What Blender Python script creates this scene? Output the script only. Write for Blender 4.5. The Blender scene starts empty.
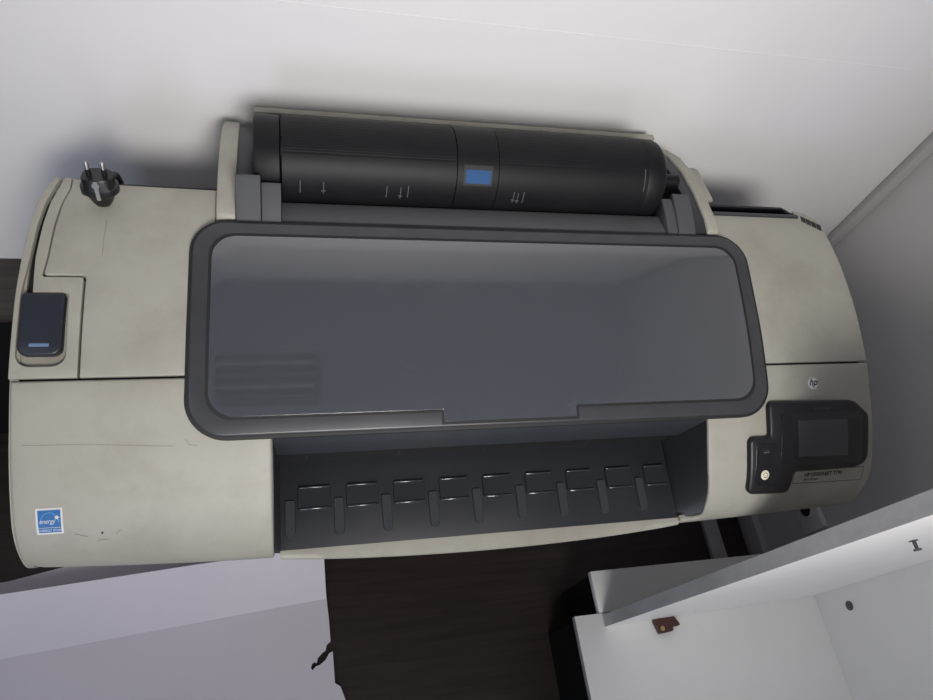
import bpy, bmesh, math, random
from mathutils import Vector, Matrix
from mathutils.geometry import delaunay_2d_cdt
random.seed(7)
S = bpy.context.scene
C = S.collection

# ------------------------------------------------------------------ materials
def new_mat(name):
    m = bpy.data.materials.new(name); m.use_nodes = True
    nt = m.node_tree
    return m, nt, nt.nodes['Principled BSDF']

def mat(name, col, rough=0.5, spec=0.5, metal=0.0, grime=0.0, grime_col=(0.1, 0.09, 0.07), scale=6.0,
        bump=0.0, bump_scale=400.0, coat=0.0, emit=None, estr=0.0, rough_var=0.0, stretch=(1, 1, 1)):
    m, nt, b = new_mat(name)
    b.inputs['Base Color'].default_value = (*col, 1)
    b.inputs['Roughness'].default_value = rough
    b.inputs['Specular IOR Level'].default_value = spec
    b.inputs['Metallic'].default_value = metal
    b.inputs['Coat Weight'].default_value = coat
    if emit:
        b.inputs['Emission Color'].default_value = (*emit, 1)
        b.inputs['Emission Strength'].default_value = estr
    if grime or bump or rough_var:
        tc = nt.nodes.new('ShaderNodeTexCoord')
        mp = nt.nodes.new('ShaderNodeMapping'); mp.inputs['Scale'].default_value = stretch
        nt.links.new(tc.outputs['Object'], mp.inputs['Vector'])
    if grime or rough_var:
        n = nt.nodes.new('ShaderNodeTexNoise'); n.inputs['Scale'].default_value = scale
        n.inputs['Detail'].default_value = 6; n.inputs['Roughness'].default_value = 0.65
        nt.links.new(mp.outputs['Vector'], n.inputs['Vector'])
        r = nt.nodes.new('ShaderNodeValToRGB')
        r.color_ramp.elements[0].position = 0.45; r.color_ramp.elements[0].color = (0, 0, 0, 1)
        r.color_ramp.elements[1].position = 0.75; r.color_ramp.elements[1].color = (1, 1, 1, 1)
        nt.links.new(n.outputs['Fac'], r.inputs['Fac'])
        if grime:
            mu = nt.nodes.new('ShaderNodeMath'); mu.operation = 'MULTIPLY'; mu.inputs[1].default_value = grime
            nt.links.new(r.outputs['Color'], mu.inputs[0])
            mx = nt.nodes.new('ShaderNodeMix'); mx.data_type = 'RGBA'
            mx.inputs['A'].default_value = (*col, 1); mx.inputs['B'].default_value = (*grime_col, 1)
            nt.links.new(mu.outputs[0], mx.inputs['Factor'])
            nt.links.new(mx.outputs['Result'], b.inputs['Base Color'])
        if rough_var:
            ma = nt.nodes.new('ShaderNodeMath'); ma.operation = 'MULTIPLY_ADD'
            ma.inputs[1].default_value = rough_var; ma.inputs[2].default_value = rough
            nt.links.new(r.outputs['Color'], ma.inputs[0]); nt.links.new(ma.outputs[0], b.inputs['Roughness'])
    if bump:
        n2 = nt.nodes.new('ShaderNodeTexNoise'); n2.inputs['Scale'].default_value = bump_scale
        n2.inputs['Detail'].default_value = 3
        nt.links.new(mp.outputs['Vector'], n2.inputs['Vector'])
        bp = nt.nodes.new('ShaderNodeBump'); bp.inputs['Strength'].default_value = bump
        bp.inputs['Distance'].default_value = 0.002
        nt.links.new(n2.outputs['Fac'], bp.inputs['Height'])
        nt.links.new(bp.outputs['Normal'], b.inputs['Normal'])
    return m

def mat_wood(name, c1, c2, rough=0.45):
    m, nt, b = new_mat(name)
    tc = nt.nodes.new('ShaderNodeTexCoord')
    mp = nt.nodes.new('ShaderNodeMapping'); mp.inputs['Scale'].default_value = (1.2, 22, 22)
    nt.links.new(tc.outputs['Object'], mp.inputs['Vector'])
    n = nt.nodes.new('ShaderNodeTexNoise'); n.inputs['Scale'].default_value = 3.0
    n.inputs['Detail'].default_value = 8; n.inputs['Roughness'].default_value = 0.6; n.inputs['Distortion'].default_value = 0.8
    nt.links.new(mp.outputs['Vector'], n.inputs['Vector'])
    r = nt.nodes.new('ShaderNodeValToRGB')
    r.color_ramp.elements[0].position = 0.35; r.color_ramp.elements[0].color = (*c1, 1)
    r.color_ramp.elements[1].position = 0.7; r.color_ramp.elements[1].color = (*c2, 1)
    nt.links.new(n.outputs['Fac'], r.inputs['Fac'])
    nt.links.new(r.outputs['Color'], b.inputs['Base Color'])
    b.inputs['Roughness'].default_value = rough
    return m

M = {}
M['cream'] = mat('cream_plastic', (0.335, 0.322, 0.275), 0.5, grime=0.45, grime_col=(0.19, 0.172, 0.138), scale=9, bump=0.06, bump_scale=900)
M['cream_dirty'] = mat('worn_cream_plastic', (0.30, 0.285, 0.24), 0.5, grime=0.5, grime_col=(0.16, 0.145, 0.115), scale=25)
M['frame'] = mat('charcoal_plastic', (0.036, 0.037, 0.042), 0.34, grime=0.2, grime_col=(0.09, 0.09, 0.09), scale=20)
M['window'] = mat('smoked_gloss_plastic', (0.054, 0.056, 0.065), 0.06, spec=1.0, rough_var=0.06, scale=9)
M['dark'] = mat('dark_grey_plastic', (0.022, 0.023, 0.027), 0.45)
M['tray'] = mat('slate_gloss_plastic', (0.016, 0.017, 0.021), 0.40, spec=0.5, rough_var=.1, scale=12)
M['ridge'] = mat('gloss_slate_plastic', (0.024, 0.026, 0.032), 0.16, spec=0.8)
M['rib'] = mat('rib_plastic', (0.034, 0.036, 0.041), 0.36, spec=0.5)
M['visor'] = mat('blue_grey_plastic', (0.032, 0.035, 0.042), 0.4)
M['shelf'] = mat('slate_plastic', (0.066, 0.068, 0.072), 0.65, spec=0.3, grime=0.25, grime_col=(0.05, 0.05, 0.05), scale=14)
M['black'] = mat('black_plastic', (0.007, 0.007, 0.009), 0.42)
M['seam'] = mat('black_seam', (0.006, 0.006, 0.007), 0.6)
M['roll'] = mat('black_roll_plastic', (0.0055, 0.0055, 0.0065), 0.5, spec=0.22, grime=0.35, grime_col=(0.014, 0.014, 0.014), scale=18, stretch=(0.6, 1, 1))
M['navy'] = mat('dark_navy_plastic', (0.014, 0.017, 0.026), 0.4)
M['blue'] = mat('blue_mark', (0.034, 0.082, 0.19), 0.8, spec=0.1)
M['latchblue'] = mat('grey_blue_mark', (0.12, 0.19, 0.32), 0.4)
M['gloss'] = mat('black_gloss', (0.008, 0.008, 0.010), 0.12)
M['lcd'] = mat('grey_lcd', (0.045, 0.046, 0.05), 0.15)
M['white'] = mat('white_print', (0.62, 0.62, 0.60), 0.5)
M['button'] = mat('ivory_button', (0.78, 0.72, 0.58), 0.4)
M['ink'] = mat('black_ink', (0.008, 0.008, 0.007), 0.6, spec=0.1)
M['redink'] = mat('dark_red_ink', (0.09, 0.035, 0.03), 0.6)
M['dim'] = mat('dim_grey_print', (0.09, 0.09, 0.10), 0.5)
M['mark'] = mat('grey_mark', (0.075, 0.075, 0.075), 0.6)
M['eblue'] = mat('sticker_blue', (0.012, 0.115, 0.34), 0.4)
M['elight'] = mat('sticker_light_blue', (0.09, 0.28, 0.52), 0.4)
M['chrome'] = mat('nickel', (0.45, 0.44, 0.42), 0.42, metal=1)
M['rubber'] = mat('black_rubber', (0.006, 0.006, 0.007), 0.38)
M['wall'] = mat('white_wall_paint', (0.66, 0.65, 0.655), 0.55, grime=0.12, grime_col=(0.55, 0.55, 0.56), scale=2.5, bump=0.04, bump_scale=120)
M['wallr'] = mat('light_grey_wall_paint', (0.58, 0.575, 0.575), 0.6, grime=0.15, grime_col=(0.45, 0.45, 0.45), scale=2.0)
M['ceil'] = mat('ceiling_white', (0.80, 0.81, 0.85), 0.8)
M['wallf'] = mat('low_bounce_wall', (0.30, 0.29, 0.29), 0.7)  # unseen walls, set dark to cut bounced light
M['trim'] = mat('grey_trim', (0.42, 0.42, 0.42), 0.5)
M['floor'] = mat_wood('wenge_laminate', (0.018, 0.010, 0.0085), (0.036, 0.0205, 0.018))
M['ledge'] = mat_wood('dark_brown_wood', (0.028, 0.020, 0.019), (0.055, 0.042, 0.038), 0.35)
M['paper'] = mat('white_paper', (0.72, 0.675, 0.72), 0.6, grime=0.12, grime_col=(0.5, 0.48, 0.52), scale=5, bump=0.05, bump_scale=30)
M['board'] = mat('white_melamine', (0.82, 0.81, 0.79), 0.45, grime=0.15, grime_col=(0.55, 0.54, 0.52), scale=3)
M['boardedge'] = mat('grey_board_edge', (0.50, 0.50, 0.50), 0.6, grime=0.6, grime_col=(0.30, 0.295, 0.29), scale=16, stretch=(1, 1, 0.5))
M['brown'] = mat('brown_plastic', (0.07, 0.022, 0.018), 0.35)
M['plinth'] = mat('black_board', (0.005, 0.005, 0.005), 0.8, spec=0.2)
M['fit'] = mat('dark_metal_fitting', (0.10, 0.10, 0.10), 0.4, metal=0.6)
M['socket'] = mat('grey_socket_plastic', (0.62, 0.62, 0.62), 0.25)
M['metal'] = mat('dark_steel', (0.04, 0.042, 0.045), 0.45)
M['lampface'] = mat('lit_diffuser', (0.9, 0.9, 0.9), 0.5, emit=(1.0, 0.97, 0.93), estr=3.0)
M['reflector'] = mat('lamp_reflector', (0.62, 0.63, 0.65), 0.35)
M['reflector_dark'] = mat('lamp_louvre', (0.06, 0.062, 0.07), 0.4)
M['glass'] = mat('window_glass', (0.9, 0.95, 1.0), 0.02); M['glass'].node_tree.nodes['Principled BSDF'].inputs['Transmission Weight'].default_value = 1.0

M['window'].node_tree.nodes['Principled BSDF'].inputs['IOR'].default_value = 1.75
# ------------------------------------------------------------------ object helpers
ORG = {}
def thing(name, label, cat, loc=(0, 0, 0), group=None):
    o = bpy.data.objects.new(name, None); C.objects.link(o); o.location = loc
    o.empty_display_size = 0.05
    o['label'] = label; o['category'] = cat
    if group: o['group'] = group
    ORG[o.name] = Vector(loc)
    return o
def obj(name, bm, m, parent=None, sharp=32, label=None, recalc=True):
    if recalc: bmesh.ops.recalc_face_normals(bm, faces=bm.faces)
    me = bpy.data.meshes.new(name)
    o = bpy.data.objects.new(name, me); C.objects.link(o)
    org = ORG.get(parent.name, Vector((0, 0, 0))) if parent else Vector((0, 0, 0))
    if parent: o.parent = parent
    ORG[o.name] = org
    if org.length > 0: bmesh.ops.translate(bm, verts=bm.verts, vec=-org)
    for f in bm.faces: f.smooth = True
    bm.to_mesh(me); bm.free()
    me.set_sharp_from_angle(angle=math.radians(sharp))
    for x in (m if isinstance(m, (list, tuple)) else [m]): me.materials.append(x)
    if label: o['label'] = label
    return o
def structure(name, bm, m, sharp=32):
    o = obj(name, bm, m, None, sharp); o['kind'] = 'structure'; return o

def add_box(bm, x0, x1, y0, y1, z0, z1, bevel=0.0, seg=2, mi=0):
    b = bmesh.new()
    bmesh.ops.create_cube(b, size=1)
    for v in b.verts:
        v.co = Vector((x0 + (v.co.x + .5) * (x1 - x0), y0 + (v.co.y + .5) * (y1 - y0), z0 + (v.co.z + .5) * (z1 - z0)))
    if bevel: bmesh.ops.bevel(b, geom=b.edges, offset=bevel, segments=seg, affect='EDGES', profile=0.5)
    merge(bm, b, mi)
def merge(bm, b, mi=0):
    mp = {}
    for v in b.verts: mp[v] = bm.verts.new(v.co)
    for f in b.faces:
        try:
            nf = bm.faces.new([mp[v] for v in f.verts]); nf.material_index = mi if mi else f.material_index
        except ValueError: pass
    b.free()
def box(*a, **k):
    bm = bmesh.new(); add_box(bm, *a, **k); return bm
def add_prism_x(bm, poly, x0, x1, bevel=0.0, seg=2):
    """polygon in (y, z) extruded along x"""
    b = bmesh.new()
    vs = [b.verts.new((x0, y, z)) for y, z in poly]
    f = b.faces.new(vs)
    r = bmesh.ops.extrude_face_region(b, geom=[f])
    bmesh.ops.translate(b, verts=[v for v in r['geom'] if isinstance(v, bmesh.types.BMVert)], vec=(x1 - x0, 0, 0))
    bmesh.ops.recalc_face_normals(b, faces=b.faces)
    if bevel:
        es = [e for e in b.edges if len(e.link_faces) == 2 and e.calc_face_angle(0) > 0.6]
        bmesh.ops.bevel(b, geom=es, offset=bevel, segments=seg, affect='EDGES', profile=0.5)
    merge(bm, b)
def prism_x(*a, **k):
    bm = bmesh.new(); add_prism_x(bm, *a, **k); return bm
def add_lathe(bm, prof, origin, axis, seg=32, closed=True):
    """prof: list of (distance along axis, radius)"""
    axis = Vector(axis).normalized()
    u = axis.orthogonal().normalized(); w = axis.cross(u)
    o = Vector(origin); rings = []
    for d, r in prof:
        rings.append([bm.verts.new(o + axis * d + (u * math.cos(2 * math.pi * k / seg) + w * math.sin(2 * math.pi * k / seg)) * r) for k in range(seg)])
    for a, b in zip(rings, rings[1:]):
        for k in range(seg):
            bm.faces.new((a[k], a[(k + 1) % seg], b[(k + 1) % seg], b[k]))
    if closed:
        bm.faces.new(rings[0][::-1]); bm.faces.new(rings[-1])
def lathe(*a, **k):
    bm = bmesh.new(); add_lathe(bm, *a, **k); return bm
def add_tube(bm, pts, r, seg=10):
    pts = [Vector(p) for p in pts]
    # smooth path
    q = []
    n = len(pts)
    for i in range(n - 1):
        p0, p1, p2, p3 = pts[max(i - 1, 0)], pts[i], pts[i + 1], pts[min(i + 2, n - 1)]
        for k in range(8):
            t = k / 8
            q.append(0.5 * ((2 * p1) + (p2 - p0) * t + (2 * p0 - 5 * p1 + 4 * p2 - p3) * t * t + (3 * p1 - p0 - 3 * p2 + p3) * t ** 3))
    q.append(pts[-1])
    rings = []; up = Vector((0.3, 0.2, 1)).normalized()
    for i, p in enumerate(q):
        d = (q[min(i + 1, len(q) - 1)] - q[max(i - 1, 0)]).normalized()
        u = d.cross(up)
        if u.length < 1e-3: u = d.orthogonal()
        u.normalize(); w = d.cross(u); up = w * -1 if w.dot(up) < 0 else w
        u = d.cross(up).normalized()
        w = d.cross(u)
        rings.append([bm.verts.new(p + (u * math.cos(2 * math.pi * k / seg) + w * math.sin(2 * math.pi * k / seg)) * r) for k in range(seg)])
    for a, b in zip(rings, rings[1:]):
        for k in range(seg): bm.faces.new((a[k], a[(k + 1) % seg], b[(k + 1) % seg], b[k]))
    bm.faces.new(rings[0][::-1]); bm.faces.new(rings[-1])

# ------------------------------------------------------------------ the printer's curved skin
class Skin:
    """profile in (y, z) from the front underside over the top to the rear; s = arc length"""
    def __init__(self, pts):
        n = len(pts); d = []
        for i in range(n - 1):
            p = [pts[max(i - 1, 0)], pts[i], pts[i + 1], pts[min(i + 2, n - 1)]]
            for k in range(24):
                t = k / 24
                d.append(tuple(0.5 * (2 * p[1][j] + (p[2][j] - p[0][j]) * t + (2 * p[0][j] - 5 * p[1][j] + 4 * p[2][j] - p[3][j]) * t * t
                                      + (3 * p[1][j] - p[0][j] - 3 * p[2][j] + p[3][j]) * t ** 3) for j in (0, 1)))
        d.append(pts[-1]); self.d = d; self.s = [0]
        for a, b in zip(d, d[1:]): self.s.append(self.s[-1] + math.hypot(b[0] - a[0], b[1] - a[1]))
    def idx(self, s):
        lo, hi = 0, len(self.s) - 2
        while lo < hi:
            m = (lo + hi + 1) // 2
            if self.s[m] <= s: lo = m
            else: hi = m - 1
        return lo
    def at(self, s, off=0.0):
        i = self.idx(s); a, b = self.d[i], self.d[i + 1]
        L = self.s[i + 1] - self.s[i]; t = (s - self.s[i]) / L
        def tan(i):
            i0, i1 = max(i - 6, 0), min(i + 6, len(self.d) - 1)
            return (self.d[i1][0] - self.d[i0][0], self.d[i1][1] - self.d[i0][1])
        ta, tb = tan(i), tan(i + 1); tt = min(max(t, 0), 1)
        tx, tz = ta[0] * (1 - tt) + tb[0] * tt, ta[1] * (1 - tt) + tb[1] * tt
        l = math.hypot(tx, tz); nx, nz = -tz / l, tx / l
        return (a[0] + (b[0] - a[0]) * t + nx * off, a[1] + (b[1] - a[1]) * t + nz * off)
    def S(self, y):
        """arc length of the highest point with this depth y (front face to rear edge)"""
        for i in range(len(self.d) - 2, -1, -1):
            a, b = self.d[i], self.d[i + 1]
            if b[0] > a[0] and a[0] <= y <= b[0]:
                return self.s[i] + (self.s[i + 1] - self.s[i]) * (y - a[0]) / (b[0] - a[0])
        raise ValueError(y)
BODY = Skin([(.315, .800), (.285, .802), (.268, .812), (.2605, .832), (.262, .855), (.272, .885), (.29, .912), (.32, .936), (.36, .961),
             (.40, .981), (.451, 1.0035), (.53, 1.0255), (.60, 1.037), (.67, 1.0415), (.735, 1.038), (.77, 1.029), (.795, 1.012), (.805, .985)])
LID = Skin([(.33, .968), (.376, .984), (.42, 1.0000), (.5, 1.0237), (.6, 1.0443), (.675, 1.0575), (.72, 1.065)])
SB = BODY.S(.272)         # below this the front turns under
def bs(y):
    return BODY.S(y) if y >= .272 else SB - (.272 - y) * 1.5
def ls(y): return LID.S(y)

def rounded(pts, seg=7):
    """pts: (x, s[, r]) -> polygon with filleted corners"""
    out = []; n = len(pts)
    for i in range(n):
        p = Vector(pts[i][:2]); r = pts[i][2] if len(pts[i]) > 2 else 0
        if r <= 0: out.append(p); continue
        a = (Vector(pts[i - 1][:2]) - p); b = (Vector(pts[(i + 1) % n][:2]) - p)
        a.normalize(); b.normalize()
        ang = a.angle(b); t = r / math.tan(ang / 2)
        c = p + (a + b).normalized() * (r / math.sin(ang / 2))
        p0, p1 = p + a * t, p + b * t
        a0 = math.atan2(p0.y - c.y, p0.x - c.x); a1 = math.atan2(p1.y - c.y, p1.x - c.x)
        d = a1 - a0
        while d > math.pi: d -= 2 * math.pi
        while d < -math.pi: d += 2 * math.pi
        for k in range(seg + 1):
            an = a0 + d * k / seg
            out.append(c + Vector((math.cos(an), math.sin(an))) * r)
    return out
def area(p): return 0.5 * sum(p[i - 1].x * p[i].y - p[i].x * p[i - 1].y for i in range(len(p)))
def densify(p, step=0.012):
    out = []
    for i in range(len(p)):
        a, b = p[i], p[(i + 1) % len(p)]
        n = max(1, int(math.ceil((b - a).length / step)))
        for k in range(n): out.append(a + (b - a) * (k / n))
    return out
def inset(p, d):
    n = len(p); out = []
    for i in range(n):
        a, b, c = p[i - 1], p[i], p[(i + 1) % n]
        e1 = (b - a); e2 = (c - b)
        if e1.length < 1e-9 or e2.length < 1e-9: out.append(b.copy()); continue
        e1.normalize(); e2.normalize()
        n1 = Vector((-e1.y, e1.x)); n2 = Vector((-e2.y, e2.x))
        m = n1 + n2; k = m.dot(n1)
        out.append(b + m * (d / max(k, 0.5)))
    return out
def add_sheet(bm, skin, poly, off0, off1, bevel=0.0015, step=0.012, bseg=3, holes=()):
    p = [Vector(q) for q in poly]
    if area(p) < 0: p.reverse()
    p = densify(p, step)
    rims = [(p, off0), (p, off1 - bevel)] if bevel else [(p, off0)]
    if bevel:
        for k in range(1, bseg + 1):
            a = math.pi / 2 * k / bseg
            rims.append((inset(p, bevel * (1 - math.cos(a))), off1 - bevel + bevel * math.sin(a)))
    else: rims.append((p, off1))
    def put(q, off):
        y, z = skin.at(q.y, off); return bm.verts.new((q.x, y, z))
    rv = [[put(q, o) for q in r] for r, o in rims]
    n = len(p)
    for a, b in zip(rv, rv[1:]):
        for k in range(n):
            bm.faces.new((a[k], a[(k + 1) % n], b[(k + 1) % n], b[k]))
    top = rims[-1][0]
    xs = [q.x for q in top]; ys = [q.y for q in top]
    pts = list(top)
    gx = step * 1.6; i = 1
    nx = int((max(xs) - min(xs)) / gx); ny = int((max(ys) - min(ys)) / gx)
    def inside(x, y):
        c = False
        for i in range(n):
            a, b = top[i - 1], top[i]
            if (a.y > y) != (b.y > y) and x < (b.x - a.x) * (y - a.y) / (b.y - a.y) + a.x: c = not c
        return c
    segs = [(top[i - 1], top[i]) for i in range(n)]
    for i in range(1, nx + 1):
        for j in range(1, ny + 1):
            x = min(xs) + i * gx; y = min(ys) + j * gx
            if not inside(x, y): continue
            ok = True
            for q in top:
                if abs(q.x - x) < gx * .5 and abs(q.y - y) < gx * .5: ok = False; break
            if ok: pts.append(Vector((x, y)))
    vo, eo, fo, ov, oe, of = delaunay_2d_cdt([Vector((q.x, q.y)) for q in pts], [(i, (i + 1) % n) for i in range(n)], [], 1, 1e-7)
    for lvl, off, flip in ((rv[-1], off1, False), (rv[0], off0, True)):
        use = lvl if not flip else lvl
        vm = {}
        for vi, src in enumerate(ov):
            k = [q for q in src if q < n]
            vm[vi] = lvl[k[0]] if k else None
        for vi in vm:
            if vm[vi] is None: vm[vi] = put(vo[vi], off)
        if flip: continue
        for f in fo:
            vs = [vm[v] for v in f]
            if len(set(vs)) == len(vs):
                try: bm.faces.new(vs)
                except ValueError: pass
    loose = [v for v in bm.verts if not v.link_faces]
    for v in loose: bm.verts.remove(v)
def sheet(*a, **k):
    bm = bmesh.new(); add_sheet(bm, *a, **k); return bm
def fix_up(bm, skin_up=True):
    return bm
def text_bm(txt, size, x, s, skin, off, shear=0.0, align='LEFT', sx=1.0, bold=0.0):
    cu = bpy.data.curves.new('lettering', 'FONT'); cu.body = txt; cu.size = size; cu.shear = shear; cu.align_x = align
    cu.offset = bold; cu.resolution_u = 3; cu.fill_mode = 'FRONT'
    to = bpy.data.objects.new('lettering', cu); C.objects.link(to)
    dg = bpy.context.evaluated_depsgraph_get()
    me = bpy.data.meshes.new_from_object(to.evaluated_get(dg))
    bm = bmesh.new(); bm.from_mesh(me)
    bpy.data.objects.remove(to); bpy.data.curves.remove(cu); bpy.data.meshes.remove(me)
    for v in bm.verts:
        px, ps = x + v.co.x * sx, s + v.co.y
        y, z = skin.at(ps, off); v.co = (px, y, z)
    return bm
def disc_poly(x, s, r, n=28, ry=None):
    return [Vector((x + r * math.cos(2 * math.pi * k / n), s + (ry or r) * math.sin(2 * math.pi * k / n))) for k in range(n)]
def add_stroke(bm, skin, pts, w, off):
    """thin flat line on the skin through (x, s) points"""
    for a, b in zip(pts, pts[1:]):
        a, b = Vector(a), Vector(b); d = (b - a)
        n = max(1, int(d.length / 0.01)); d.normalize(); nn = Vector((-d.y, d.x)) * w / 2
        prev = None
        for k in range(n + 1):
            q = a + (b - a) * (k / n)
            pr = []
            for t in (q - nn, q + nn):
                y, z = skin.at(t.y, off); pr.append(bm.verts.new((t.x, y, z)))
            if prev: bm.faces.new((prev[0], pr[0], pr[1], prev[1]))
            prev = pr

XL, XR = -.3225, .940          # the printer's two ends
SL, SR = -.016, .633           # the output slot's two sides

# ------------------------------------------------------------------ setting
structure('floor', box(-2.2, 1.36, -2.6, .96, -.02, 0), M['floor'])
structure('wall_back', box(-2.2, 1.36, .95, 1.0, 0, 2.6), M['wall'])
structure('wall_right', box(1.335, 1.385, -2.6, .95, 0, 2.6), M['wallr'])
structure('wall_left', box(-2.25, -2.2, -2.6, .96, 0, 2.6), M['wallf'])
# front wall behind the viewer: a wide window and a narrow tall one
WIN = ((-1.55, -.45, .95, 2.2), (.28, .72, .95, 2.35))
bm = bmesh.new()
xs = [-2.2, WIN[0][0], WIN[0][1], WIN[1][0], WIN[1][1], 1.36]
for k in (0, 2, 4): add_box(bm, xs[k], xs[k + 1], -2.65, -2.6, 0, 2.6)
for x0, x1, z0, z1 in WIN:
    add_box(bm, x0, x1, -2.65, -2.6, 0, z0); add_box(bm, x0, x1, -2.65, -2.6, z1, 2.6)
structure('wall_front', bm, M['wallf'])
for i, (x0, x1, z0, z1) in enumerate(WIN):
    bm = bmesh.new()
    for a in ((x0, x0 + .04, z0, z1), (x1 - .04, x1, z0, z1), (x0 + .04, x1 - .04, z0, z0 + .04), (x0 + .04, x1 - .04, z1 - .04, z1)):
        add_box(bm, a[0], a[1], -2.65, -2.6, a[2], a[3])
    structure('window_%d' % (i + 1), bm, M['white'])
# corner trim and panel joint of the back wall
bm = bmesh.new()
add_prism_x(bm, [(.95, 0), (.95, 2.6), (.932, 2.6), (.932, 0)], 1.303, 1.335, bevel=.003)
structure('trim_1', bm, M['trim'])
structure('trim_2', box(-2.2, 1.303, .9492, .95, 1.198, 1.2), M['wall'])
structure('baseboard_right', box(1.313, 1.335, -2.6, .932, 0, .07, bevel=.003), M['trim'])

# ------------------------------------------------------------------ printer
P = thing('plotter', 'large cream and charcoal wide-format plotter with smoked lid standing against the white wall', 'printer', (.31, .55, .80))
def part(name, bm, m, parent=P, **k): return obj(name, bm, m, parent, **k)

# inner bodies (dark gaps between the covers) and end caps
def body_poly(off, y0=None, bottom=.80, s1=None):
    n = 60; s0 = 0.012 if y0 is None else bs(y0)
    s1 = s1 or BODY.s[-1] - .001
    q = [BODY.at(s0 + (s1 - s0) * k / n, off) for k in range(n + 1)]
    if y0 is not None: q = [(q[0][0], bottom)] + q
    return q + [(q[-1][0], bottom)]
END = bs(.752)
bm = bmesh.new()
add_prism_x(bm, body_poly(-.011, s1=bs(.745)), -.2955, -.089); add_prism_x(bm, body_poly(-.011, s1=bs(.664)), -.089, SL - .003); add_prism_x(bm, body_poly(-.0115, s1=bs(.69)), -.3125, -.3075); add_prism_x(bm, body_poly(-.0115, s1=bs(.712)), -.3075, -.3030); add_prism_x(bm, body_poly(-.0115, s1=bs(.730)), -.3030, -.2955)
add_prism_x(bm, body_poly(-.011, s1=bs(.722)), .712, XR - .010); add_prism_x(bm, body_poly(-.011, s1=bs(.664)), SR + .026, .712); add_prism_x(bm, body_poly(-.011, .345, s1=bs(.664)), SR + .003, SR + .026)
add_prism_x(bm, body_poly(-.013, .385, s1=bs(.664)), SL - .003, SR + .003)
part('chassis', bm, M['seam'])
for x0, x1 in ((XL + .0005, XL + .010), (XR - .010, XR - .0005)):
    part('end_cap', prism_x(body_poly(-.006, s1=bs(.64 if x0 < 0 else .70)), x0, x1), M['cream'])

T = .009
def panel(name, pts, m=None, parent=P, off=0.0, thick=T, bevel=.002, seg=7, **k):
    return part(name, sheet(BODY, rounded([(x, bs(y), *r) for x, y, *r in pts], seg), off - thick, off, bevel), m or M['cream'], parent, **k)

# left front cover (with the output slot on its right) and right front cover
B0 = .205
BL = .240
lf = panel('front_cover', [(XL + .002, .4485), (SL, .4485), (SL, .230), (XL + .004, .248, .028)], bevel=.004)
rf = panel('front_cover', [(SR, .4475), (XR, .4475), (XR + .004, .30), (XR + .004, B0, .03), (SR - .022, B0), (SR - .022, .245), (SR + .013, .245, .010), (SR + .007, .281), (SR + .002, .306), (SR, .345)], bevel=.003)
# upper covers
EO = [(-.3005, .749), (-.3085, .727), (-.3145, .700), (-.3185, .66), (-.3210, .61), (XL, .56)]
sh = lambda d, pts=EO: [(x + d * (1 - .3 * (y > .74)), y) for x, y in pts]
lu = panel('top_cover', [(-.2445, .4515), (SL, .4515), (SL, .662), (-.089, .662), (-.089, .735), (-.255, .739)] + [(x, y) for x, y in sh(.0305)[:5]] + [(-.2935, .584, .004), (-.2445, .584, .004)])
ru = panel('top_cover', [(SR, .4505), (XR, .4505), (XR, .62), (XR - .002, .690), (XR - .010, .720), (.912, .738), (.896, .744), (.896, .724), (.712, .724), (.712, .662), (SR, .662)])
# cartridge bay cover: L-shaped, with a groove and the latch recess open to the left
panel('cartridge_cover', [(-.247, .4515), (-.247, .5815, .004), (-.2955, .5815, .004)] + sh(.029)[:5][::-1] + sh(.0155)[:5] + [(-.3035, .559), (-.2625, .559, .003), (-.2605, .4655, .016),
                          (-.3165, .4655, .016), (-.3165, .559)] + sh(.0095)[:5][::-1] + EO + [(XL, .4515)], bevel=.0012)
# latch recess floor and latch
part('recess_floor', sheet(BODY, rounded([(-.318, bs(.462)), (-.259, bs(.462)), (-.259, bs(.562)), (-.318, bs(.562))]), -.0108, -.0085, 0), M['cream_dirty'])
lt = part('cartridge_latch', sheet(BODY, rounded([(-.3145, bs(.4785), .011), (-.2655, bs(.4785), .011), (-.2655, bs(.5575), .004), (-.3145, bs(.5575), .004)]), -.0085, .004, .003), M['navy'], label='dark navy latch with a blue dash')
part('stripe', sheet(BODY, rounded([(-.301, bs(.4885), .0012), (-.279, bs(.4885), .0012), (-.279, bs(.4925), .0012), (-.301, bs(.4925), .0012)]), .0035, .0044, .0002, step=.006), M['latchblue'], lt)

# rear edge: dark rim on the left, cable trough and vents on the right
part('rear_rim', prism_x([(.7355, .99), (.7355, 1.0365), (.739, 1.0375), (.742, 1.035), (.742, .99)], -.250, -.088, bevel=.001), M['black'])
bm = bmesh.new()
part('trough_rim', box(.711, .897, .7240, .7305, 1.0, 1.0410, bevel=.001), M['frame'])
add_prism_x(bm, [(.753, 1.0), (.753, 1.029), (.757, 1.029), (.757, 1.0)], .711, .880)
add_box(bm, .711, .893, .730, .754, 1.0, 1.006)
v4 = [(.880, .753), (.880, .757), (.8965, .737), (.893, .731)]
for z0, z1 in ((1.0, 1.0335),):
    lo = [bm.verts.new((x, y, z0)) for x, y in v4]; hi = [bm.verts.new((x, y, z1 - .004 * (y > .75))) for x, y in v4]
    bm.faces.new(lo[::-1]); bm.faces.new(hi)
    for k in range(4): bm.faces.new((lo[k], lo[(k + 1) % 4], hi[(k + 1) % 4], hi[k]))
part('rear_trough', bm, M['black'])
for k in range(4):
    x, y = .9035 + k * .0082, .7290 - k * .0058
    q = [(x, y), (x + .0075, y - .0045), (x + .0035, y - .0175), (x - .0035, y - .0130)]
    part('vent_slot', sheet(BODY, [Vector((a, bs(b))) for a, b in q], -.004, .0006, 0, step=.006), M['black'])

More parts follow.
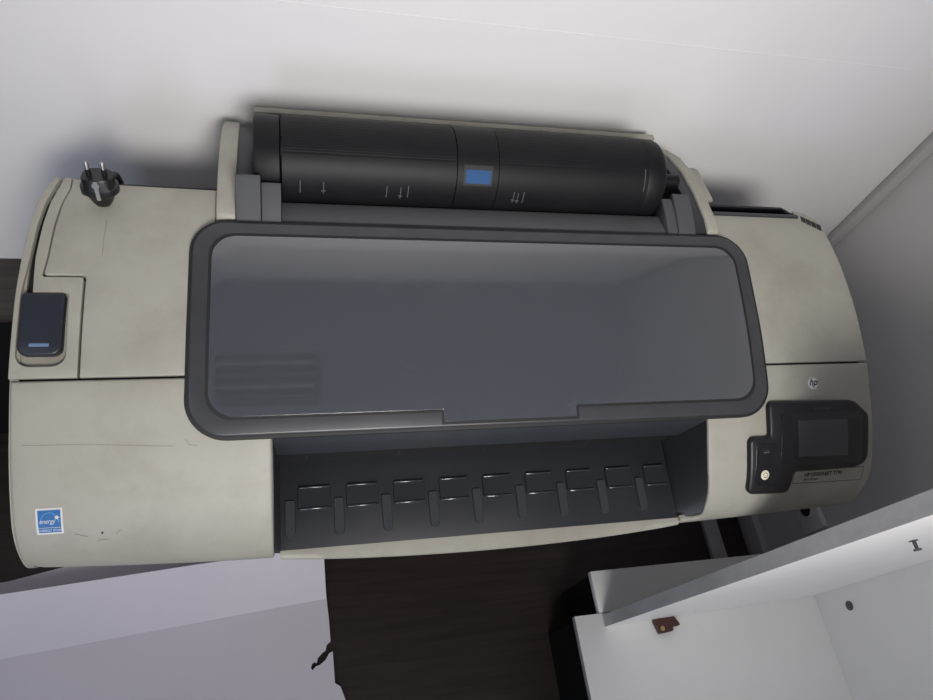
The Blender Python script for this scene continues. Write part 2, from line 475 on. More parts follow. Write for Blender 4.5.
# lid
LX0, LX1 = -.1190, .7350
def lidpoly(d, r):
    return rounded([(LX0 + d, ls(.3725) + d, r + .003), (LX1 - d, ls(.3725) + d, r + .004), (LX1 + .012 - d, ls(.663) - d, r), (LX0 + .003 + d, ls(.663) - d, r)], 10)
part('lid_gap_line', sheet(LID, lidpoly(-.0042, .049), -.024, -.0035, .001), M['seam'])  # black sheet painted for the shade in the gap around the lid
lid = part('lid', sheet(LID, lidpoly(0, .045), -.013, 0, .0035), M['frame'])
def inner(d):
    a, b = ls(.3725), ls(.392)
    return rounded([(LX0 + .021 + d, b + d, .034), (.2095 + d, b + d, .002), (.2095 + d, a + .004 + d, .002), (.4135 - d, a + .004 + d, .002), (.4135 - d, b + d, .002),
                    (LX1 - .021 - d, b + d, .034), (LX1 - .010 - d, ls(.645) - d, .033), (LX0 + .024 + d, ls(.645) - d, .033)], 9)
part('lid_groove_line', sheet(LID, inner(0), -.002, .0004, 0), M['seam'], lid)  # black sheet painted for the dark groove around the window panel
part('lid_window', sheet(LID, inner(.0040), -.002, .0006, .0003), M['window'], lid, label='glossy smoked grey window panel')

# face under the lid, slot, tray
part('slot_visor', prism_x([(.372, .972), (.3755, .935), (.379, .893), (.386, .889), (.42, .90), (.42, .98)], SL, SR - .001, bevel=.003), M['visor'])
def side_wall(xt, xb, flare=0):
    bm = bmesh.new(); s = 1 if xt < 0 else -1
    top = [BODY.at(bs(.272) + (bs(.43) - bs(.272)) * k / 14, -.004) for k in range(15)]
    top = [(.2645, .842), (.266, .862)] + top
    def fx(y): return xt + flare * max(0, (.345 - y) / .08) ** 2
    a = [bm.verts.new((fx(y), y, z)) for y, z in top]
    b = [bm.verts.new((xb, y, .838)) for y, z in top]
    for i in range(len(a) - 1): bm.faces.new((a[i], a[i + 1], b[i + 1], b[i]))
    r = bmesh.ops.extrude_face_region(bm, geom=bm.faces[:])
    bmesh.ops.translate(bm, verts=[v for v in r['geom'] if isinstance(v, bmesh.types.BMVert)], vec=(-s * .002, 0, 0))
    return bm
part('slot_side', side_wall(SL + .001, SL + .010), M['dark'])
part('slot_side', side_wall(SR - .001, SR - .022, .0115), M['dark'])
TX0, TX1 = -.008, .6095
def tz(y): return .842 + (y - .257) * .136
tray = part('output_tray', prism_x([(.2575, .820), (.2575, tz(.2575)), (.42, tz(.42)), (.42, .830), (.30, .815)], TX0, TX1, bevel=.0015), M['tray'])
# cream lip along the tray's front edge, bowed in the middle
bm = bmesh.new(); n = 40; prev = None
for k in range(n + 1):
    t = k / n; x = TX0 + (TX1 - TX0) * t
    w = .009 + .013 * (1 - (2 * t - 1) ** 2) ** .9
    ring = [(.2585, .8425), (.2585 - w * .5, .8422), (.2585 - w, .8405), (.2585 - w - .001, .837), (.2585 - w * .6, .826), (.2585, .820)]
    ring = [bm.verts.new((x, y, z)) for y, z in ring]
    if prev:
        for i in range(len(ring)):
            bm.faces.new((prev[i], prev[(i + 1) % 6], ring[(i + 1) % 6], ring[i]))
    else: bm.faces.new(ring)
    prev = ring
bm.faces.new(prev[::-1])
part('tray_lip', bm, M['cream'], tray, label='cream front lip', sharp=60)
ribx = [.006, .0745, .1435, .213, .281, .350, .418, .486, .5535]
for x in ribx:
    q = rounded([(x - .0075, .2735, .0072), (x + .0075, .2735, .0072), (x + .0075, .326, .002), (x - .0075, .326, .002)], 5)
    bm = bmesh.new()
    lo = [bm.verts.new((v.x, v.y, tz(v.y) - .001)) for v in q]
    hi = [bm.verts.new((x + (v.x - x) * .85, .300 + (v.y - .300) * .96, tz(v.y) + .0030)) for v in q]
    for k in range(len(q)): bm.faces.new((lo[k], lo[(k + 1) % len(q)], hi[(k + 1) % len(q)], hi[k]))
    bm.faces.new(hi)
    part('guide_rib', bm, M['rib'], tray, sharp=20)
for a, b in zip(ribx, ribx[1:] + [.622]):
    x0, x1 = a + .0105, min(b - .0105, .604)
    bm = bmesh.new()
    def wedge(y0, y1, h0, h1, e):
        q = rounded([(x0, y0, e), (x1, y0, e), (x1, y1, e), (x0, y1, e)], 3)
        lo = [bm.verts.new((v.x, v.y, tz(v.y) - .001)) for v in q]
        hi = [bm.verts.new((v.x + (.001 if v.x < (x0 + x1) / 2 else -.001), v.y + (.001 if v.y < (y0 + y1) / 2 else -.001), tz(v.y) + h0 + (h1 - h0) * (v.y - y0) / (y1 - y0))) for v in q]
        m = len(q)
        for k in range(m): bm.faces.new((lo[k], lo[(k + 1) % m], hi[(k + 1) % m], hi[k]))
        bm.faces.new(hi)
    wedge(.3125, .343, .0036, .0022, .002)
    part('tray_pad', bm, M['tray'], tray, sharp=8)
    for yy, rr in ((.3125, .0022), (.3425, .0017)):
        part('pad_ridge', lathe([(0, rr * .5), (.002, rr), (x1 - x0 - .006, rr), (x1 - x0 - .004, rr * .5)], (x0 + .002, yy, tz(yy) + .0030), (1, 0, 0), 14), M['ridge'], tray, sharp=60)
for x in (.03, .165, .30, .47):
    part('slot_fin', box(x, x + .002, .385, .415, tz(.39) - .002, .872, bevel=.0005), M['dark'], tray)

# control panel on the right front cover
cp = part('control_panel', sheet(BODY, rounded([(0.7365, bs(.395), .010), (0.9000, bs(.3925), .03), (0.9275, bs(.371), .012), (0.9275, bs(.305), .020), (0.9010, bs(.2985), .006), (0.7860, bs(.2995), .008), (0.7830, bs(.2765), .010), (0.7045, bs(.2785), .012),
                                               (0.7005, bs(.347), .010), (0.7370, bs(.347), .004)]), -.001, .009, .005, step=.008), M['black'], label='black control housing with screen')
part('screen_bezel', sheet(BODY, rounded([(0.7580, bs(.378), .006), (0.9140, bs(.377), .006), (0.9140, bs(.307), .006), (0.7580, bs(.309), .006)]), .006, .0096, .0005), M['gloss'], cp)
part('screen', sheet(BODY, [Vector((0.7875, bs(.3665))), Vector((0.8830, bs(.3655))), Vector((0.8845, bs(.3165))), Vector((0.7895, bs(.318)))], .009, .0099, 0), M['lcd'], cp, label='dark grey display')
part('lettering', text_bm('HP DESIGNJET', .0052, 0.8370, bs(.3805), BODY, .0094, align='CENTER'), M['dim'], cp)
part('button_pad', sheet(BODY, rounded([(0.7120, bs(.3385), .004), (0.7480, bs(.3385), .004), (0.7480, bs(.286), .006), (0.7120, bs(.286), .006)]), .006, .0096, .0006, step=.008), M['gloss'], cp)
part('power_button', sheet(BODY, disc_poly(0.7295, bs(.2985), .0072), .008, .0112, .001, step=.004), M['button'], cp, label='round ivory power button')
bm = bmesh.new()
ring = [(0.7295 + .0034 * math.cos(a), bs(.2985) + .0034 * math.sin(a)) for a in [2 * math.pi * k / 20 for k in range(21)]]
add_stroke(bm, BODY, ring, .0011, .01128)
part('power_symbol', bm, M['redink'], cp)
bm = bmesh.new()
add_stroke(bm, BODY, [(0.7250, bs(.326)), (0.7350, bs(.326))], .0016, .0097); add_stroke(bm, BODY, [(0.7250, bs(.3285)), (0.7350, bs(.3285))], .0007, .0097)
part('button_symbol', bm, M['dim'], cp)
# round emblem
lg = part('emblem', sheet(BODY, disc_poly(.8285, bs(.4185), .0094), -.001, .0007, .0003, step=.004), M['white'], label='round white emblem with black letters')
part('lettering', text_bm('hp', .0165, .8285, bs(.4185) - .0032, BODY, .0009, shear=.32, align='CENTER', sx=.95, bold=.0003), M['ink'], lg)
# model plate
lb = part('model_plate', sheet(BODY, [Vector((.792, bs(.2835))), Vector((.927, bs(.2815))), Vector((.927, bs(.2975))), Vector((.792, bs(.2975)))], -.001, .0003, 0), M['cream'])
bm = bmesh.new()
add_stroke(bm, BODY, [(.792, bs(.2835)), (.927, bs(.2815)), (.927, bs(.2975)), (.792, bs(.2975)), (.792, bs(.2835))], .0009, .0005)
part('plate_outline', bm, M['ink'], lb)
part('lettering', text_bm('HP DESIGNJET T790', .0088, .812, bs(.2902), BODY, .0005, sx=.95, bold=.00018), M['ink'], lb)
part('lettering', text_bm('24-in ePrinter', .0050, .812, bs(.2858), BODY, .0005, bold=.00012), M['ink'], lb)

# energy label on the left front cover
s0, s1 = bs(.2865), bs(.3115); x0, x1 = -.2935, -.264
st = part('energy_sticker', sheet(BODY, rounded([(x0, s0, .0012), (x1, s0, .0012), (x1, s1, .0012), (x0, s1, .0012)], 3), -.001, .0004, 0, step=.006), M['white'], label='small square blue and white energy sticker')
e = .0022
part('blue_field', sheet(BODY, [Vector((x0 + e, s0 + .009)), Vector((x1 - e, s0 + .009)), Vector((x1 - e, s1 - e)), Vector((x0 + e, s1 - e))], .0002, .0006, 0, step=.006), M['eblue'], st)
part('text_band', sheet(BODY, [Vector((x0 + e, s0 + e)), Vector((x1 - e, s0 + e)), Vector((x1 - e, s0 + .0084)), Vector((x0 + e, s0 + .0084))], .0002, .0006, 0, step=.006), M['eblue'], st)
bm = bmesh.new(); cx, cs = (x0 + x1) / 2, s0 + .0135
add_stroke(bm, BODY, [(cx + .0105 * math.cos(math.radians(a)), cs + .0155 * math.sin(math.radians(a)) - .001) for a in range(10, 171, 10)], .0010, .0008)
part('swoosh', bm, M['elight'], st)
bm = text_bm('energy', .0085, x0 + .0035, s0 + .0145, BODY, .0008, shear=.25, sx=.75)
part('lettering', bm, M['white'], st)
part('lettering', text_bm('ENERGY STAR', .0042, cx, s0 + .0038, BODY, .0008, align='CENTER', sx=.95), M['white'], st)
bm = bmesh.new(); c = (x1 - .0062, s0 + .0215)
vs = []
for k in range(10):
    r = .0036 if k % 2 == 0 else .0015; a = math.pi / 2 + k * math.pi / 5 - .2
    y, z = BODY.at(c[1] + r * math.sin(a), .0009); vs.append(bm.verts.new((c[0] + r * math.cos(a), y, z)))
bm.faces.new(vs)
part('star', bm, M['white'], st)

# scuffs on the covers (old scratches)
SCR = mat('pencil_grey', (.19, .18, .155), .6)
for q, w in (([(-.306, .378), (-.27, .377), (-.235, .3765), (-.18, .3725), (-.135, .370)], .0006), ([(-.122, .3775), (-.117, .371), (-.108, .3695)], .0008),
             ([(-.252, .285), (-.238, .282)], .0010), ([(-.228, .2785), (-.216, .279)], .0010), ([(-.206, .283), (-.199, .287)], .0008)):
    bm = bmesh.new(); add_stroke(bm, BODY, [(x, bs(y)) for x, y in q], w, .0002); part('scratch', bm, SCR, lf)
part('dot', sheet(BODY, disc_poly(-.2215, bs(.2845), .0013, 10), -.001, .0003, 0, step=.003), M['ink'], lf)
bm = bmesh.new()
add_stroke(bm, BODY, [(-.227, bs(.672)), (-.228, bs(.64)), (-.2275, bs(.612))], .0007, .0002)
part('scratch', bm, bpy.data.materials['pencil_grey'], lu)

# ------------------------------------------------------------------ rear roll holder (still the printer)
# cheeks: cream bands flush with the top, running back towards the wall
cheek = [(.67, .95), (.672, 1.046), (.678, 1.0535), (.70, 1.0565), (.76, 1.0545), (.82, 1.045), (.87, 1.028), (.91, 1.006), (.935, .975), (.935, .86), (.74, .86)]
part('holder_cheek', prism_x(cheek, -.088, -.061, bevel=.004), M['cream'])
part('holder_cheek', prism_x(cheek, .689, .711, bevel=.004), M['cream'])
inn = [(.672, .95), (.674, 1.048), (.70, 1.053), (.76, 1.051), (.82, 1.0415), (.87, 1.0245), (.905, 1.003), (.93, .97), (.93, .86), (.74, .86)]
part('cheek_liner', prism_x(inn, -.0612, -.0385, bevel=.001), M['dark'])
part('cheek_liner', prism_x(inn, .666, .6892, bevel=.001), M['dark'])
# cradle below the roll
RC = (.783, 1.0535); RR = .0668
arc = [(RC[0] + (RR + .0012) * math.cos(math.radians(a)), RC[1] + (RR + .0012) * math.sin(math.radians(a))) for a in range(226, 330, 8)]
part('roll_cradle', prism_x([(.735, .86), (.735, arc[0][1])] + arc + [(.87, 1.01), (.93, .97), (.93, .86)], -.0386, .6661), M['black'])
part('front_shelf', prism_x([(.67, 1.0), (.67, 1.0455), (.675, 1.0475), (.708, 1.0435), (.713, 1.042), (.7145, 1.040), (.7145, 1.0)], .001, .6125, bevel=.001), M['shelf'])
# stepped brackets at both ends
part('roll_bracket', prism_x([(.668, 1.0), (.668, 1.054), (.673, 1.060), (.709, 1.0935), (.714, 1.0955), (.7165, 1.092), (.7165, 1.0)], -.0605, -.0272, bevel=.0015), M['shelf'])
part('roll_bracket', prism_x([(.668, 1.0), (.668, 1.050), (.673, 1.056), (.706, 1.0835), (.711, 1.0845), (.7135, 1.081), (.7135, 1.0)], -.0265, .0005, bevel=.0015), M['shelf'])
def arch(y1, z1, h):
    q = [(.668, 1.0), (.668, 1.046 + h)]
    for k in range(13):
        t = k / 12; q.append((.673 + (y1 - .673) * t, 1.050 + h + (z1 - 1.050 - h) * math.sin(t * math.pi / 2.4) / math.sin(math.pi / 2.4)))
    return q + [(y1 + .0018, z1 - .004), (y1 + .0018, 1.0)]
part('roll_bracket', prism_x(arch(.735, 1.062, 0), .6155, .634, bevel=.0015), M['shelf'])
part('roll_bracket', prism_x(arch(.742, 1.0675, .002), .6345, .6655, bevel=.0015), M['shelf'])
# rear plate behind the roll and the hub housing at its right
part('rear_plate', box(-.04, .668, .906, .918, .90, 1.034, bevel=.002), M['cream_dirty'])
part('hub_housing', prism_x([(.770, .93), (.770, 1.010), (.780, 1.018), (.86, 1.010), (.872, 1.002), (.872, .93)], .7115, .757, bevel=.005), M['cream'])

# the covered roll: ribbed cover, plain middle band, hubs
def add_cyl_cover(bm, x0, x1, R, ribs, a0=56, a1=124):
    n = 360; prof = []
    for k in range(n):
        a = k * 360 / n; r = R
        if ribs and a0 < a < a1: r -= .0005 * (0.5 - 0.5 * math.cos((a - a0) * math.pi * 2 / 3.4)) ** 2
        prof.append((RC[0] + r * math.cos(math.radians(a)), RC[1] + r * math.sin(math.radians(a))))
    b0 = [bm.verts.new((x0, y, z)) for y, z in prof]; b1 = [bm.verts.new((x1, y, z)) for y, z in prof]
    for k in range(n): bm.faces.new((b0[k], b0[(k + 1) % n], b1[(k + 1) % n], b1[k]))
    bm.faces.new(b0[::-1]); bm.faces.new(b1)
RL = thing('roll_cover', 'black ribbed cylindrical roll lying in the holder at the rear of the plotter', 'roll', (.30, RC[0], RC[1] - RR))
bm = bmesh.new(); add_cyl_cover(bm, .002, .2555, RR, True); obj('ribbed_sleeve', bm, M['roll'], RL, sharp=60)
bm = bmesh.new(); add_cyl_cover(bm, .322, .574, RR, True); obj('ribbed_sleeve', bm, M['roll'], RL, sharp=60)
mb = lathe([(0, RR - .003), (.001, RR + .0006), (.065, RR + .0006), (.066, RR - .003)], (.2558, *RC), (1, 0, 0), 96); mb = obj('middle_band', mb, M['roll'], RL)
obj('hub', lathe([(0, .05), (.0015, .0640), (.006, .0655), (.036, .0655), (.038, .060)], (-.0375, *RC), (1, 0, 0), 72), M['roll'], RL)
obj('hub', lathe([(0, .066), (.002, .0668), (.024, .0666), (.030, .0645), (.035, .059), (.038, .050), (.0395, .040), (.040, .012), (.088, .012)], (.5745, *RC), (1, 0, 0), 72), M['roll'], RL)
# label window in the band
def cyl_patch(x0, x1, a0, a1, r0, r1):
    bm = bmesh.new(); n = 8; rows = []
    for k in range(n + 1):
        a = math.radians(a0 + (a1 - a0) * k / n)
        rows.append([bm.verts.new((x, RC[0] + r * math.cos(a), RC[1] + r * math.sin(a))) for x, r in ((x0, r0), (x0, r1), (x1, r1), (x1, r0))])
    for p, q in zip(rows, rows[1:]):
        for i in range(4): bm.faces.new((p[i], p[(i + 1) % 4], q[(i + 1) % 4], q[i]))
    bm.faces.new(rows[0]); bm.faces.new(rows[-1][::-1]); return bm
obj('label_recess', cyl_patch(.2665, .3115, 127, 153, RR - .002, RR + .0009), M['seam'], mb)
obj('blue_label', cyl_patch(.2695, .3085, 133, 150, RR, RR + .0014), M['blue'], mb, label='small blue label')
for x, a, w in ((.027, 166, 0), (.060, 166, 1), (.152, 168, 0), (.173, 169, 1), (.184, 166, 0), (.283, 168, 0), (.289, 170, 1), (.304, 169, 1), (.309, 167, 0), (.350, 168, 1), (.357, 169, 1), (.366, 168, 0)):
    bm = cyl_patch(x - .0006, x + .0006, a - 9, a + 8, RR, RR + .0004)
    if w: merge(bm, cyl_patch(x - .003, x + .003, a + 3, a + 4.5, RR, RR + .0004))
    obj('size_mark', bm, M['mark'], RL)
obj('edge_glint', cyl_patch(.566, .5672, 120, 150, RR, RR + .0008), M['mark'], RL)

# the whole front bows out gently towards the middle of the machine
def all_below(o):
    for c in o.children:
        yield c
        if not c.name.startswith('output_tray'): yield from all_below(c)
org = ORG[P.name]
for o in all_below(P):
    if o.type != 'MESH' or o.name.startswith(('output_tray', 'slot_visor')): continue
    for v in o.data.vertices:
        x, y, z = v.co + org
        if z < .945 and y < .40:
            t = min(1, (.945 - z) / .10); w = t * t * (3 - 2 * t)
            v.co.y -= .0105 * max(0, 1 - ((x - .31) / .635) ** 2) * w
# ------------------------------------------------------------------ stand
ST = thing('printer_stand', 'black metal leg stand carrying the plotter above the dark floor', 'stand', (.31, .6, 0))
for x in (-.22, .80):
    lg_ = obj('leg', box(x - .03, x + .03, .57, .65, .035, .80, bevel=.004), M['metal'], ST)
    obj('foot', box(x - .035, x + .035, .50, .90, .012, .05, bevel=.006), M['metal'], ST)
    for y in (.53, .87): obj('foot_pad', lathe([(0, .018), (.003, .02), (.013, .02)], (x, y, 0), (0, 0, 1), 20), M['rubber'], lg_)
obj('crossbar', box(-.19, .77, .59, .63, .22, .28, bevel=.004), M['metal'], ST)

# ------------------------------------------------------------------ power plug lying on the top cover
PL = thing('power_plug', 'black two-pin power plug standing on the plotter top near its left rear corner', 'plug', (-.233, .700, 1.0405))
bm = bmesh.new()
ax = Vector((-.02, .22, .97)).normalized(); o = Vector((-.233, .700, 1.0535))
u = Vector((1, 0, -ax.x / ax.z * -1)).normalized(); u = (Vector((1, 0, 0)) - ax * ax.x).normalized(); w = ax.cross(u)
def loft(rings):
    prev = None
    for d, rx, ry in rings:
        ring = []
        for k in range(40):
            a = 2 * math.pi * k / 40; cx, cy = math.cos(a), math.sin(a)
            q = 2.6; m = (abs(cx) ** q + abs(cy) ** q) ** (-1 / q)
            ring.append(bm.verts.new(o + ax * d + u * (rx * cx * m) + w * (ry * cy * m)))
        if prev:
            for k in range(40): bm.faces.new((prev[k], prev[(k + 1) % 40], ring[(k + 1) % 40], ring[k]))
        else: bm.faces.new(ring[::-1])
        prev = ring
    bm.faces.new(prev)
loft([(-.010, .009, .0085), (-.004, .013, .011), (.004, .0165, .013), (.010, .0195, .0165), (.0115, .0235, .017), (.020, .0235, .017), (.0215, .020, .0165), (.034, .0195, .0165), (.0355, .018, .0155)])
pb = obj('body', bm, M['rubber'], PL, sharp=40)
for sx in (-1, 1):
    pin = obj('pin', lathe([(0, .0029), (.017, .0029), (.019, .0020)], o + ax * .035 + u * (.0095 * sx), ax, 14), M['chrome'], PL)
    obj('pin_collar', lathe([(0, .0033), (.009, .0033)], o + ax * .0352 + u * (.0095 * sx), ax, 14), M['rubber'], pin)
bm = bmesh.new(); f = -w if w.y > 0 else w
b = bmesh.new(); bmesh.ops.create_cube(b, size=1)
for v in b.verts:
    v.co = o + ax * (.021 + v.co.z * .028) + u * (v.co.x * .0048) + f * (.0172 + v.co.y * .0016)
merge(bm, b)
obj('earth_clip', bm, M['chrome'], PL, label='bright metal earth clip')
bm = bmesh.new()
add_lathe(bm, [(0, .0045), (.0012, .0045)], o + ax * .030 + f * .0174, f, 20)
add_lathe(bm, [(.0013, .0024), (.0016, .0024)], o + ax * .030 + f * .0174, f, 14)
obj('clip_eye', bm, M['chrome'], PL)
bm = bmesh.new()
add_tube(bm, [o - ax * .006, o + Vector((.002, .008, -.0085)), o + Vector((.006, .038, -.0085)), (-.226, .757, 1.038), (-.226, .772, 1.0), (-.225, .775, .93), (-.22, .78, .85)], .0042)
obj('cable', bm, M['rubber'], PL)

# ------------------------------------------------------------------ left ledge
LG = thing('wooden_ledge', 'low dark brown wooden cabinet along the white wall left of the plotter', 'cabinet', (-.95, .88, 0))
obj('top_board', box(-1.60, -.36, .814, .948, .555, .58, bevel=.002), M['ledge'], LG)
obj('carcass', box(-1.58, -.38, .83, .946, 0, .555), M['plinth'], LG)

# ------------------------------------------------------------------ paper on the floor
def curl(x, y):
    crease = .287 + (x + .611) * .082
    t = (y - crease) / .14
    return 0 if t < 0 else .062 * min(t, 1.2) + .030 * min(t, 1.2) ** 2
bm = bmesh.new()
def flat_paper(bm, outline, zf, thick, step=.02, fold=None):
    p = densify([Vector(q) for q in outline], step)
    n = len(p); pts = list(p); cons = [(i, (i + 1) % n) for i in range(n)]
    fl = []
    if fold:
        k = 60; fl = [Vector(fold[0]) + (Vector(fold[1]) - Vector(fold[0])) * (i / k) for i in range(k + 1)]
        cons += [(n + i, n + i + 1) for i in range(k)]; pts += fl
    xs = [q.x for q in p]; ys = [q.y for q in p]
    def inside(x, y):
        c = False
        for i in range(n):
            a, b = p[i - 1], p[i]
            if (a.y > y) != (b.y > y) and x < (b.x - a.x) * (y - a.y) / (b.y - a.y) + a.x: c = not c
        return c
    x = min(xs) + step
    while x < max(xs):
        y = min(ys) + step
        while y < max(ys):
            if inside(x, y) and min((q - Vector((x, y))).length for q in p + fl) > step * .4: pts.append(Vector((x, y)))
            y += step
        x += step
    vo, eo, fo, *_ = delaunay_2d_cdt(pts, cons, [], 1, 1e-7)
    hi = [bm.verts.new((v.x, v.y, zf(v.x, v.y) + thick)) for v in vo]
    for f in fo: bm.faces.new([hi[i] for i in f])
    r = bmesh.ops.extrude_face_region(bm, geom=bm.faces[:])
    bmesh.ops.translate(bm, verts=[v for v in r['geom'] if isinstance(v, bmesh.types.BMVert)], vec=(0, 0, -thick))
PA = [(-.95, -.25), (.165, -.25), (.150, .02), (.129, .113), (.119, .143), (.1065, .152), (.1045, .222), (.096, .219), (.087, .205), (.073, .1955), (.064, .1935), (.056, .186), (.0525, .1905), (.055, .199), (.0605, .203), (.0665, .200), (.069, .211),
      (.081, .2215), (.088, .2255), (.091, .238), (.1005, .2445), (.0985, .30), (.094, .36), (.0895, .455), (-.20, .438), (-.40, .424), (-.62, .408), (-.95, .39)]
flat_paper(bm, PA, lambda x, y: .010 + curl(x, y) + .0015 * math.sin(9 * x + 5 * y) + .001 * math.sin(17 * y - 6 * x), .0009, fold=((-.949, .287 - .338 * .082), (.0975, .287 + .7085 * .082)))
pp = obj('paper_sheet', bm, M['paper'], None, sharp=14)
pp['label'] = 'large white torn paper sheet curled up along one side on the dark floor'; pp['category'] = 'paper'
bm = bmesh.new()
flat_paper(bm, [(-.95, .0), (.05, .0), (.05, .478), (-.30, .478), (-.50, .481), (-.62, .457), (-.95, .425)], lambda x, y: .001, .001, .04)
p2 = obj('paper_sheet', bm, M['paper'], None)
p2['label'] = 'flat white paper sheet beneath the curled torn sheet, its far edge showing'; p2['category'] = 'paper'; pp['group'] = p2['group'] = 'paper sheets on the floor'

# ------------------------------------------------------------------ white cabinet at the right
CB = thing('storage_cabinet', 'open white melamine cabinet against the right wall in front of the plotter', 'cabinet', (.98, -.05, 0))
bm = box(.645, 1.300, -.45, .2075, .212, .23, bevel=.0012)
for f in bm.faces:
    if f.calc_center_median().x < .6455: f.material_index = 1
obj('bottom_panel', bm, [M['board'], M['boardedge']], CB)
bm = box(1.300, 1.318, -.45, .26, .08, 1.30, bevel=.001); bk = obj('back_panel', bm, M['board'], CB)
bm = box(.708, 1.299, .209, .304, .212, .23, bevel=.0012)
obj('lower_panel', bm, M['board'], CB)
# warped side panel: leans forward a little towards its free edge
bm = bmesh.new(); n = 12
def sp(i, j, k):      # i along depth x, j thickness, k height
    x = .714 + (1.2995 - .714) * i / n; z = .2305 + (1.30 - .2305) * k / n
    t = 1 - i / n; lean = (z - .23) * (.031 * t + .012 * (1 - t)) / .97
    y = .177 * t + .1895 * (1 - t) - lean
    return (x, y + (.026 if j else 0), z)
g = [[[None] * (n + 1) for _ in range(2)] for _ in range(n + 1)]
for i in range(n + 1):
    for j in range(2):
        for k in range(n + 1): g[i][j][k] = bm.verts.new(sp(i, j, k))
for i in range(n):
    for k in range(n):
        bm.faces.new((g[i][0][k], g[i + 1][0][k], g[i + 1][0][k + 1], g[i][0][k + 1]))
        bm.faces.new((g[i][1][k], g[i][1][k + 1], g[i + 1][1][k + 1], g[i + 1][1][k]))
for k in range(n):
    f = bm.faces.new((g[0][0][k], g[0][0][k + 1], g[0][1][k + 1], g[0][1][k])); f.material_index = 1
    bm.faces.new((g[n][0][k], g[n][1][k], g[n][1][k + 1], g[n][0][k + 1]))
for i in range(n):
    bm.faces.new((g[i][0][0], g[i][1][0], g[i + 1][1][0], g[i + 1][0][0])); f = bm.faces.new((g[i][0][n], g[i + 1][0][n], g[i + 1][1][n], g[i][1][n])); f.material_index = 1
sd = obj('side_panel', bm, [M['board'], M['boardedge']], CB)
obj('plinth', prism_x([(-.44, 0), (-.44, .2115), (.20, .2115), (.20, 0)], .655, 1.30), M['plinth'], CB)
obj('plinth', box(.715, 1.298, .2005, .30, 0, .2115), M['plinth'], CB)
# brown catch
bm = bmesh.new()
b = bmesh.new(); pts = [(.834 + (x - .826) * .66, .182 + (y - .186) * .72) for x, y in [(.826, .186), (.905, .196), (.927, .160), (.895, .158), (.892, .146), (.870, .1435), (.838, .142)]]
q = rounded([(x, y, .003) for x, y in pts], 3)
vs = [b.verts.new((v.x, v.y - .004, .2302)) for v in q]; f = b.faces.new(vs)
r = bmesh.ops.extrude_face_region(b, geom=[f]); bmesh.ops.translate(b, verts=[v for v in r['geom'] if isinstance(v, bmesh.types.BMVert)], vec=(0, 0, .012))
merge(bm, b)
ct = obj('door_catch', bm, M['brown'], CB, label='small brown plastic catch')
obj('screw', lathe([(0, .0055), (.0012, .0055), (.0018, .004)], (.8515, .1565, .2424), (0, 0, 1), 18), mat('brass', (.55, .42, .2), .3, metal=1), ct)
obj('catch_bar', box(.860, .876, .150, .154, .2423, .2445, bevel=.001), M['brown'], ct)
obj('cam_fitting', lathe([(0, .011), (.002, .011), (.003, .008)], (1.3, .145, .335), (-1, 0, 0), 20), M['fit'], bk)
bm = bmesh.new()
x, z = .906, .972; t = 1 - (x - .714) / (1.2995 - .714)
y = .177 * t + .1895 * (1 - t) - (z - .23) * (.031 * t + .012 * (1 - t)) / .97
add_lathe(bm, [(-.002, .0062), (.0015, .0062), (.002, .0028), (.0125, .0028), (.013, .0058), (.0155, .0058)], (x, y, z), (0, -1, 0), 18)
obj('shelf_peg', bm, M['fit'], sd)

# ------------------------------------------------------------------ cable trunking and wall socket under the right end
tr = obj('cable_trunking', box(1.185, 1.232, .30, .94, 0, .018, bevel=.003), M['trim']); tr['label'] = 'pale grey cable trunking strip on the floor below the plotter right end'; tr['category'] = 'trunking'
SK = thing('wall_socket', 'grey wall socket low on the right wall under the plotter right end', 'socket', (1.335, .385, .29))
obj('plate', box(1.318, 1.3345, .335, .415, .25, .33, bevel=.004), M['socket'], SK)
sk = obj('socket_well', lathe([(0, .023), (.004, .024), (.006, .021), (.0062, .018)], (1.318, .392, .295), (-1, 0, 0), 28), M['socket'], SK)
obj('socket_hole', lathe([(0, .018), (.0008, .0178)], (1.3117, .392, .295), (-1, 0, 0), 28), M['black'], sk)

# ------------------------------------------------------------------ ceiling fittings (the unlit one seen as a reflection)
def troffer(x, y, label, lit):
    t = thing('ceiling_light', label, 'lamp', (x, y, 2.6), 'louvre ceiling lights')
    obj('frame', box(x - .30, x + .30, y - .30, y + .30, 2.585, 2.599, bevel=.003), M['reflector_dark'], t)
    for k in range(4):
        yy = y - .225 + k * .15
        obj('tube', lathe([(0, .012), (.55, .012)], (x - .275, yy, 2.568), (1, 0, 0), 14), M['lampface'] if lit else M['reflector'], t)
    for k in range(5):
        yy = y - .29 + k * .145
        obj('louvre', box(x - .285, x + .285, yy - .003, yy + .003, 2.556, 2.586), M['reflector'], t)
troffer(-.173, .12, 'unlit louvre ceiling light mirrored at the left of the smoked lid', False)
troffer(-1.25, -.1, 'added lit louvre ceiling light as fill high on the left of the room', True)  # unseen, added as housing for the fill lamp
troffer(.25, -1.1, 'lit louvre ceiling light in front of the plotter above the viewer', True)

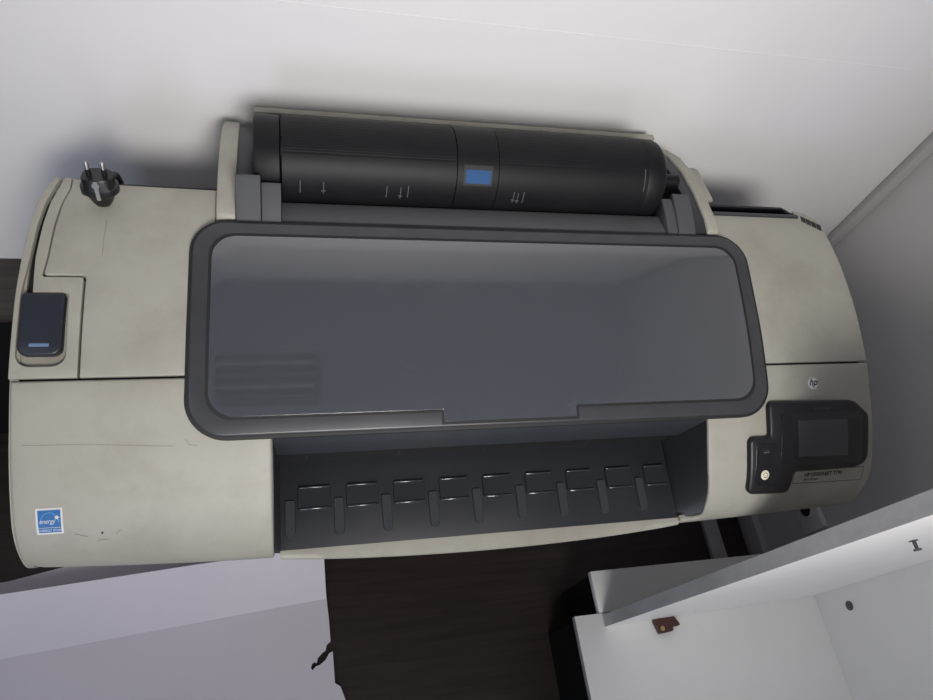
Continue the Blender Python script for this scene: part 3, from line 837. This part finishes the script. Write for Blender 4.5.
# ------------------------------------------------------------------ light
def area_light(name, loc, target, size, sy, energy, col):
    l = bpy.data.lights.new(name, 'AREA'); l.shape = 'RECTANGLE'; l.size = size; l.size_y = sy; l.energy = energy; l.color = col
    o = bpy.data.objects.new(name, l); C.objects.link(o); o.location = loc
    d = Vector(target) - Vector(loc); o.rotation_euler = d.to_track_quat('-Z', 'Y').to_euler(); return o
area_light('daylight_wide', (-1.0, -2.72, 1.58), (-1.0, 0, 1.45), 1.2, 1.3, 32, (.66, .76, 1.0))
area_light('daylight_narrow', (.5, -2.72, 1.65), (.5, 0, 1.5), .42, 1.4, 10, (1.0, .975, .95))
sl_ = bpy.data.lights.new('ceiling_key_wash', 'SPOT'); sl_.energy = 112; sl_.shadow_soft_size = .26; sl_.color = (1.0, .965, .93)
sl_.spot_size = math.radians(94); sl_.spot_blend = 1.0
so_ = bpy.data.objects.new('ceiling_key_wash', sl_); C.objects.link(so_); so_.location = (.25, -1.1, 2.40)
so_.rotation_euler = (Vector((.35, .95, 1.25)) - Vector(so_.location)).to_track_quat('-Z', 'Y').to_euler()
s2_ = bpy.data.lights.new('ceiling_key_wash', 'SPOT'); s2_.energy = 165; s2_.shadow_soft_size = .45; s2_.color = (1.0, .965, .93)  # second spot added in the same place to brighten the wall's middle
s2_.spot_size = math.radians(54); s2_.spot_blend = 1.0
o2_ = bpy.data.objects.new('ceiling_key_wash', s2_); C.objects.link(o2_); o2_.location = (.25, -1.1, 2.40)
o2_.rotation_euler = (Vector((.28, .95, 1.22)) - Vector(o2_.location)).to_track_quat('-Z', 'Y').to_euler()
area_light('ceiling_fill', (-1.25, -.1, 2.56), (-1.1, 0, 0), .6, .6, 4, (.96, .97, 1.0))  # added fill lamp, brightens the control panel and cabinet from the left
W = bpy.data.worlds.new('World'); S.world = W; W.use_nodes = True
W.node_tree.nodes['Background'].inputs['Color'].default_value = (.75, .82, 1, 1)
W.node_tree.nodes['Background'].inputs['Strength'].default_value = .15

# ------------------------------------------------------------------ camera
cam = bpy.data.cameras.new('camera'); co = bpy.data.objects.new('camera', cam); C.objects.link(co)
xr = Vector((.9673, -.1384, .2127)); xr.normalize()
fw = Vector((.2533, .4790, -.8405)); fw = (fw - xr * fw.dot(xr)).normalized()
up = xr.cross(fw) * 1
if up.z < 0: up = -up
co.matrix_world = Matrix(((xr.x, up.x, -fw.x, 0), (xr.y, up.y, -fw.y, 0), (xr.z, up.z, -fw.z, 1.85), (0, 0, 0, 1)))
cam.sensor_fit = 'HORIZONTAL'; cam.sensor_width = 36; cam.lens = 36 * 700 / 933; cam.clip_start = .01
S.camera = co
S.view_settings.view_transform = 'Standard'; S.view_settings.look = 'None'; S.view_settings.gamma = 1
S.view_settings.exposure = -0.10
